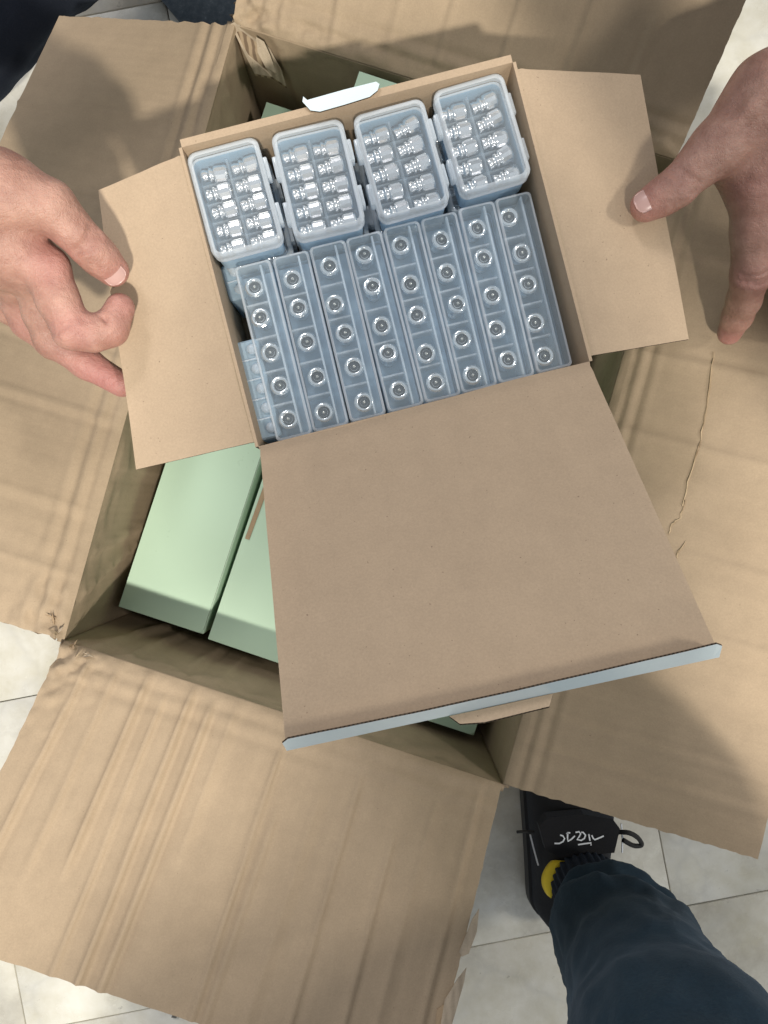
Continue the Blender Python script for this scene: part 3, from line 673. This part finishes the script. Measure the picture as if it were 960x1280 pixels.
def nail(parent, base, tip, r, dorsal, length, width, lift=.0002, back=.0):
    a = tip-base; a = a/np.linalg.norm(a); d = np.array(dorsal, float); d = d-a*np.dot(a, d); d /= np.linalg.norm(d); l_ = np.cross(a, d)
    NU, NV = 12, 12; top, low_ = [], []
    for i in range(NU+1):
        t = i/NU; y = (t-1)*length+r*.78+back
        shape = min(1, math.sqrt(max(0, 1-((max(0, .22-t))/.26)**2)))*min(1, math.sqrt(max(0.02, 1-(max(0, t-.72)/.30)**2)))
        for j in range(NV+1):
            ph = (j/NV-.5)*2*shape*width/(2*r); over = max(0, y)/r
            R_ = r*math.sqrt(max(.05, 1-min(.9, over*.75)**2))+lift
            p = tip+a*y+R_*(math.sin(ph)*l_+math.cos(ph)*d); top.append(p); low_.append(p-.0012*d)
    v = top+low_; N = len(top); f = []
    I = lambda i, j: i*(NV+1)+j
    for i in range(NU):
        for j in range(NV):
            k = [I(i, j), I(i, j+1), I(i+1, j+1), I(i+1, j)]; f += [k, [x+N for x in k[::-1]]]
    r_ = [I(i, 0) for i in range(NU)]+[I(NU, j) for j in range(NV)]+[I(i, NV) for i in range(NU, 0, -1)]+[I(0, j) for j in range(NV, 0, -1)]
    for k in range(len(r_)): f.append([r_[k], r_[k]+N, r_[(k+1) % len(r_)]+N, r_[(k+1) % len(r_)]])
    return obj('fingernail', mesh('fingernail', v, f, ['nail'], None, None, True), parent)
def ch(ki, kj, *pr): return (ki, kj, [(np.array(P(*p)), r) for p, r in pr])

helper = empty('person', (0, 0, 0)); tag(helper, 'person in dark trousers, both bare hands spread to hold the flaps', 'person')
# right hand of the helper (at the left flap): thumb over the flap, index curled against it, the rest below
zf = .410
Lth = [((62, 256, .449), .0125), ((86, 282, .443), .0106), ((110, 307, .437), .0099), ((125, 322, .431), .0096), ((141, 338, .4235), .0087)]
chains = [
    ch(.012, .012, ((-240, 205, .50), .030), ((-120, 238, .465), .027), ((-60, 255, .452), .025)),
    ch(.012, .012, ((-60, 250, .452), .024), ((0, 240, .452), .0185), ((62, 258, .449), .0130)),
    ch(.012, .0055, ((-60, 266, .446), .024), ((4, 300, .438), .0175), ((58, 337, .432), .0120)),
    ch(.012, .012, ((-60, 270, .44), .022), ((0, 312, .428), .016), ((44, 350, .420), .0125)),
    ch(.010, .010, ((-60, 275, .43), .020), ((-10, 318, .415), .015), ((20, 354, .402), .0120)),
    ch(.010, .010, ((-60, 278, .42), .018), ((-20, 320, .402), .014), ((2, 350, .388), .0115)),
    ch(.004, .004, *Lth),
    ch(.004, .003, ((58, 336, .433), .0124), ((72, 374, .432), .0108), ((90, 411, .428), .0107), ((116, 417, .425), .0093), ((138, 411, .4215), .0091), ((150, 385, .4205), .0080)),
    ch(.004, .0022, ((44, 350, .419), .0122), ((54, 392, .409), .0106), ((66, 424, .401), .0102), ((108, 454, .395), .0088), ((152, 480, .3915), .0076)),
    ch(.004, .0022, ((20, 354, .400), .0118), ((26, 380, .390), .0104), ((36, 402, .383), .0102), ((66, 430, .374), .0088), ((86, 440, .368), .0076)),
    ch(.004, .0022, ((2, 350, .386), .0108), ((12, 385, .372), .0092), ((40, 408, .362), .008), ((56, 412, .356), .007)),
]
def arc_cut(base, tip, t, r, dorsal, span, rad, skew=0):
    a = tip-base; L = np.linalg.norm(a); a = a/L; d = np.array(dorsal, float); d = d-a*np.dot(a, d); d /= np.linalg.norm(d); l_ = np.cross(a, d)
    return ([base+a*(L*t+skew*ph*.004+.0006*math.cos(ph*5))+(r+rad*.35)*(math.sin(ph)*l_+math.cos(ph)*d) for ph in np.linspace(-span, span, 7)], rad)
tb, ti, tt = P(86, 282, .443), P(110, 307, .437), P(141, 338, .4235)
cuts = []
for t, sk, sp in ((.72, .5, .75), (.86, 0, .95), (1.0, -.2, .9), (1.12, -.6, .65)): cuts.append(arc_cut(tb, ti, t, .0101, (.25, -.1, 1), sp, .00075, sk))
cuts += [([P(106, 399, .4365), P(110, 406, .4365)], .0009), ([P(130, 398, .4300), P(134, 404, .4305)], .0009)]
p0, p1 = P(58, 336, .433), P(90, 411, .428)
for t, sp in ((.84, .7), (.93, .9), (1.02, .7)): cuts.append(arc_cut(p0, p1, t, .0109, (-.6, .1, 1), sp, .0006, .2))
fl = [(tt, .012, .75), (P(150, 385, .42), .011, .7), (P(138, 411, .4215), .011, .55), (P(94, 411, .43), .013, .6), (P(68, 330, .44), .015, .45), (P(140, 474, .392), .03, .8), (P(36, 402, .385), .014, .55), (ti, .011, .3)]
hand_a = body_mesh('hand', chains, cuts, 'skin', helper, fl)
hand_a['label'] = 'hand with curled fingers pinching a kraft flap'
nail(hand_a, P(125, 322, .431), tt, .0090, (.30, -.50, 1), .0122, .0125, back=-.0032)
# left hand of the helper (at the right flap): thumb on the flap, forefinger down on the carton flap
rt = [((895, 186, .424), .0132), ((870, 210, .422), .0113), ((847, 233, .420), .0106), ((828, 246, .417), .0098), ((808, 257, .4135), .0089)]
chains = [
    ch(.012, .012, ((1240, -60, .47), .031), ((1120, 20, .44), .028), ((1060, 70, .43), .026)),
    ch(.012, .012, ((1060, 66, .43), .024), ((960, 118, .428), .0190), ((895, 186, .424), .0135)),
    ch(.012, .012, ((1060, 84, .425), .024), ((1000, 150, .420), .022), ((944, 232, .405), .0150)),
    ch(.012, .012, ((1065, 95, .425), .024), ((1030, 170, .418), .020), ((992, 246, .404), .0135)),
    ch(.012, .012, ((1070, 105, .42), .022), ((1060, 180, .412), .019), ((1038, 250, .400), .0125)),
    ch(.010, .010, ((1075, 115, .415), .020), ((1085, 190, .405), .016), ((1080, 250, .392), .0115)),
    ch(.010, .012, ((930, 165, .416), .017), ((922, 198, .408), .0135), ((938, 226, .403), .012)),
    ch(.004, .008, *rt),
    ch(.004, .005, ((944, 232, .404), .0150), ((942, 290, .392), .0125), ((939, 343, .378), .0115), ((930, 375, .357), .0100), ((922, 395, .344), .0092), ((912, 416, .3285), .0078)),
    ch(.004, .0025, ((994, 246, .403), .0130), ((998, 300, .392), .0115), ((1002, 352, .376), .0110), ((996, 400, .345), .0092), ((990, 425, .329), .0080)),
    ch(.004, .0025, ((1038, 250, .399), .0122), ((1046, 345, .372), .0104), ((1046, 395, .345), .009), ((1042, 415, .334), .0078)),
    ch(.004, .0025, ((1080, 250, .391), .0112), ((1095, 320, .37), .0092), ((1096, 370, .348), .0078)),
]
b0, b1, b2 = P(870, 210, .422), P(847, 233, .420), P(808, 257, .4135)
cuts = []
for t, sk, sp in ((.70, .5, .7), (.86, .2, .95), (1.02, 0, .95), (1.16, -.4, .6)): cuts.append(arc_cut(b0, b1, t, .0109, (-.1, -.1, 1), sp, .0008, sk))
q0, q1 = P(942, 290, .392), P(939, 343, .378)
for t, sk, sp in ((.86, .3, .8), (1.0, 0, 1.0), (1.10, -.2, .7)): cuts.append(arc_cut(q0, q1, t, .0113, (0, -.3, 1), sp, .0007, sk))
for a_, b_ in ((P(1010, 130, .440), P(946, 215, .420)), (P(1000, 170, .437), P(985, 235, .418)), (P(960, 110, .446), P(910, 165, .437))):
    chains.append((.004, .006, [(a_, .0018), ((a_+b_)/2+np.array((.001, .0, .0006)), .0020), (b_, .0014)]))
fl = [(b2, .013, .6), (b1, .011, .3), (q1, .013, .5), (P(912, 416, .33), .014, .7), (P(944, 232, .41), .016, .35), (P(925, 195, .415), .015, .3)]
hand_b = body_mesh('hand', chains, cuts, 'skin', helper, fl)
hand_b['label'] = 'spread hand with thumb resting on a kraft flap'
nail(hand_b, P(828, 246, .417), b2, .0091, (.10, .22, 1), .0130, .0130, back=-.0016)
# trouser leg of the helper beside the far carton corner
def leg(name, path, mname, parent, wr, n=56, sub=14, seed=0, flat=1.0, uvs=False):
    pts = [np.array(p if isinstance(p, np.ndarray) else P(*p), float) for p, _ in path]; rads = [r for _, r in path]; rings = []
    dense, dr = [], []
    for i in range(len(pts)-1):
        p0, p1, p2, p3 = pts[max(i-1, 0)], pts[i], pts[i+1], pts[min(i+2, len(pts)-1)]
        for k in range(sub):
            u = k/sub; dense.append(.5*((2*p1)+(p2-p0)*u+(2*p0-5*p1+4*p2-p3)*u*u+(3*p1-p0-3*p2+p3)*u**3)); dr.append(rads[i]*(1-u)+rads[i+1]*u)
    dense.append(pts[-1]); dr.append(rads[-1]); ref = np.array((1.0, 0.05, .02)); L = 0
    for i, p in enumerate(dense):
        if i: L += np.linalg.norm(p-dense[i-1])
        d = dense[min(i+1, len(dense)-1)]-dense[max(i-1, 0)]; d = d/np.linalg.norm(d); a = ref-d*np.dot(ref, d); a /= np.linalg.norm(a); ref = a; b_ = np.cross(d, a)
        rg = []
        for t in np.linspace(0, 2*math.pi, n, endpoint=False):
            rg.append(p+(dr[i]+wr(L, t))*(math.cos(t)*a+math.sin(t)*b_*flat))
        rings.append(rg)
    o = obj(name, loft(name, rings, [mname], smooth=True), parent); return o
leg('trouser_leg', [(np.array((-.10, .95, .36)), .10), (np.array((-.24, .72, .26)), .075), ((130, -150, .14), .055), ((38, -44, .115), .052), ((-46, 56, .10), .050), ((-130, 150, .075), .048), ((-190, 220, .055), .045)], 'dark_trousers', helper,
    lambda L, t: .004*fbm(L*18, math.cos(t)*1.5, math.sin(t)*1.5, 3))

W = lambda *p: np.array(p, float)
def cw(ki, kj, *pr): return (ki, kj, [(W(*p), r) for p, r in pr])
jk = [cw(.08, .08, ((-.12, .98, .34), .13), ((-.11, .94, .60), .125), ((-.10, .84, .80), .12)),
      cw(.08, .08, ((.04, .98, .34), .13), ((.03, .94, .60), .125), ((.02, .84, .80), .12)),
      cw(.05, .06, ((-.24, .80, .84), .075), ((.18, .80, .84), .075)),
      cw(.03, .05, ((-.26, .79, .83), .065), ((-.44, .52, .62), .052), ((-.33, .24, .52), .041), ((-.275, .17, .505), .038)),
      cw(.03, .05, ((.20, .79, .83), .065), ((.46, .58, .60), .052), ((.36, .34, .49), .041), ((.315, .285, .475), .038)),
      cw(.03, .05, ((-.04, .80, .90), .055), ((-.04, .74, .96), .05))]
body_mesh('unseen_jacket', jk, [], 'dark_trousers', helper, (), .008)  # helper's upper body and head, out of view, added to block the window light
body_mesh('unseen_head', [cw(.03, .03, ((-.04, .78, .92), .05), ((-.04, .72, 1.0), .055)), cw(.04, .04, ((-.04, .72, 1.06), .072), ((-.04, .68, 1.03), .07)), cw(.02, .02, ((-.04, .64, .97), .042), ((-.04, .63, .98), .038)),
      cw(.01, .012, ((-.04, .605, 1.02), .009), ((-.04, .59, .995), .013))], [], 'skin', helper, (), .005)
body_mesh('unseen_hair', [cw(.03, .03, ((-.04, .74, 1.08), .076), ((-.04, .68, 1.10), .062), ((-.04, .76, 1.03), .07))], [], 'rib_cuff', helper, (), .006)
photog = empty('person', (0, 0, 0)); tag(photog, 'standing person, only one leg in navy joggers and a black trainer showing', 'person')
def wr_j(L, t):
    c_, s_ = math.cos(t), math.sin(t)
    fold = .006*math.exp(-((L-.045-.02*c_)/.014)**2)-.005*math.exp(-((L-.075-.03*c_-.01*s_)/.016)**2)+.005*math.exp(-((L-.115-.035*c_)/.020)**2)-.003*math.exp(-((L-.155+.02*s_)/.02)**2)
    return 1.5*fold*(0.7+.5*s_)+.006*fbm(L*9, c_*1.2, s_*1.2+4, 3)+.0015*fbm(L*45, c_*5, s_*5, 3)
leg('jogger_leg', [((745, 1143, .118), .0310), ((755, 1152, .142), .041), ((770, 1172, .185), .050), ((797, 1216, .265), .0565), ((832, 1290, .345), .061), ((883, 1392, .43), .068), (np.array((.158, -.335, .53)), .074), (np.array((.165, -.42, .66)), .080), (np.array((.20, -.76, .86)), .092)], 'jeans', photog, wr_j, n=96, sub=18)
leg('rib_cuff', [((733, 1108, .098), .0325), ((737, 1115, .110), .0340), ((746, 1138, .130), .0320)], 'rib_cuff', photog, lambda L, t: .0013*math.sin(t*30)+.001*fbm(L*30, math.cos(t)*3, math.sin(t)*3, 2), n=150, sub=8)
# shoe: sole outline and upper as lofted sections from heel to toe
sx0 = P(722, 1040, .07)[0]
secs = []; sole = []
for t in np.linspace(0, 1, 60):
    y = -.432+.290*t
    wd = .034+.012*math.sin(min(1, t*1.5)*math.pi/2)-.002*math.sin(t*math.pi*2)
    end = min(1, (t+.004)/.10, (1.004-t)/.13); wd *= math.sqrt(max(.02, 1-(1-end)**2)); cx = sx0+.006*(t-.3)
    ht = (.092+.010*math.exp(-((t-.30)/.12)**2)) if t < .42 else .095-.047*((t-.42)/.58)**.8
    ht *= (math.sqrt(max(.15, 1-(1-end)**2)))**.6
    if t < .30: ht = min(ht, .075+.09*t)
    sec = []
    for a in np.linspace(-.35, math.pi+.35, 22):
        ca, sa = math.cos(a), math.sin(a); e = .75
        x = wd*math.copysign(abs(ca)**e, ca)*(1.0-.28*max(0, sa)**2); z = .028+(ht-.028)*(max(0, sa)**.85) if sa > 0 else .028+.024*sa/.35
        sec.append((cx+x, y, z))
    secs.append(sec); sole.append((cx, y, wd))
shoe = obj('shoe', loft('shoe', secs, ['shoe_fabric'], smooth=True), photog)
so = [[(cx-w_-.003, y, .001), (cx-w_-.0045, y, .012), (cx-w_-.003, y, .026), (cx+w_+.003, y, .026), (cx+w_+.0045, y, .012), (cx+w_+.003, y, .001)] for cx, y, w_ in sole]
obj('sole', loft('sole', so, ['rubber'], smooth=False), shoe)
# tongue with the printed mark, drawn stroke by stroke as it reads from here
TZ = .1035
tg = [(674, 1033), (684, 1022), (730, 1018), (766, 1024), (775, 1036), (768, 1066), (700, 1072), (682, 1062)]
slab('tongue', [P(x, y, TZ) for x, y in tg], .014, ['shoe_fabric']*3, shoe)
Z = lambda pts: [P(640+x/5.333, 1000+y/5.333, TZ+.0009) for x, y in pts]
for st in ([(322, 234), (340, 240), (351, 258), (340, 278), (315, 290), (284, 290)], [(364, 228), (372, 218), (388, 220)], [(372, 218), (370, 250), (374, 276), (396, 262), (420, 240)],
           [(424, 216), (448, 212), (458, 226), (448, 246), (434, 264), (462, 270), (484, 256), (490, 234), (474, 216), (462, 216)], [(512, 228), (516, 250), (520, 272)], [(532, 236), (542, 256), (552, 266), (580, 254), (612, 240)], [(440, 299), (480, 292), (528, 286), (526, 303)]):
    ribbon('printed_mark', Z(st), .0013, .0005, 'white_print', shoe)
ribbon('piping', [P(661+x, y, .066) for x, y in ((2, 1044), (6, 1060), (12, 1082))], .0014, .002, 'white_print', shoe)
ribbon('piping', [P(x, y, .07) for x, y in ((777, 1030), (778.5, 1048), (778, 1066))], .0013, .002, 'white_print', shoe)
tube('lace', [P(772, 1040, .092), P(786, 1041, .098), P(797, 1047, .094), P(802, 1056, .088), P(792, 1057, .090), P(779, 1050, .092)], .0023, 'lace', shoe, n=8)
tube('lace', [P(668, 1040, .088), P(656, 1039.5, .086), P(646, 1040, .083)], .0014, 'lace', shoe, n=8)
yl = []
for k in range(13):
    t = k/12; lx = 694-15*math.sin(math.pi*min(1, t*.92+.08))**.7-5*t; yy = 1076+47*t; rx = 706-17*t
    yl.append([P(lx, yy, .086), P(lx*.6+rx*.4-1, yy-1, .098), P(rx, yy, .100), P(rx, yy, .086)])
obj('lining', loft('lining', yl, ['yellow_lining'], smooth=True), shoe)

# unseen rest of the standing person behind the phone, added to cast shadow
jk = [cw(.08, .08, ((.20, -.82, .88), .12), ((.20, -.84, 1.04), .115), ((.19, -.80, 1.16), .11)),
      cw(.08, .08, ((.08, -.82, .88), .11), ((.09, -.84, 1.04), .11), ((.10, -.80, 1.16), .105)),
      cw(.05, .06, ((.01, -.78, 1.19), .065), ((.29, -.76, 1.19), .065)),
      cw(.03, .05, ((.31, -.75, 1.19), .058), ((.38, -.52, 1.02), .046), ((.13, -.14, .95), .032)),
      cw(.03, .05, ((-.01, -.79, 1.19), .058), ((-.05, -.86, .95), .046), ((-.04, -.78, .74), .034)),
      cw(.03, .05, ((.14, -.77, 1.20), .055), ((.12, -.69, 1.26), .050))]
body_mesh('unseen_jacket', jk, [], 'dark_trousers', photog, (), .008)
hd = [cw(.03, .03, ((.13, -.73, 1.175), .048), ((.11, -.65, 1.225), .052)),
      cw(.04, .04, ((.10, -.62, 1.295), .070), ((.095, -.58, 1.265), .070)),
      cw(.02, .02, ((.092, -.545, 1.205), .042), ((.09, -.53, 1.215), .038)),
      cw(.01, .012, ((.09, -.50, 1.245), .009), ((.09, -.485, 1.223), .013))]
body_mesh('unseen_head', hd, [], 'skin', photog, (), .005)
hr = [cw(.03, .03, ((.10, -.64, 1.315), .076), ((.098, -.58, 1.330), .062), ((.105, -.66, 1.265), .070))]
body_mesh('unseen_hair', hr, [], 'rib_cuff', photog, (), .006)
leg('jogger_leg', [(W(.02, -.98, .08), .040), (W(.02, -.97, .2), .055), (W(.04, -.90, .48), .068), (W(.09, -.82, .86), .088)], 'jeans', photog, wr_j, n=48, sub=8)  # second leg, out of view, belongs to the added shadow-casting body

# ------------------------------------------------------------------ grit on the floor
for (x, y), lb in (((148, 1232), 'dark chip of grit on the marble near the carton flap edge'), ((220, 1269), 'smaller dark chip of grit on the marble along the flap edge')):
    pts = [P(x+dx, y+dy, .0036) for dx, dy in ((-6, 3), (-3, -1), (1, -2), (6, -4), (7, -1), (2, 1), (0, 4))]
    tag(slab('grit_chip', pts, .003, ['chip']*3, None), lb, 'grit', 'grit on the floor')
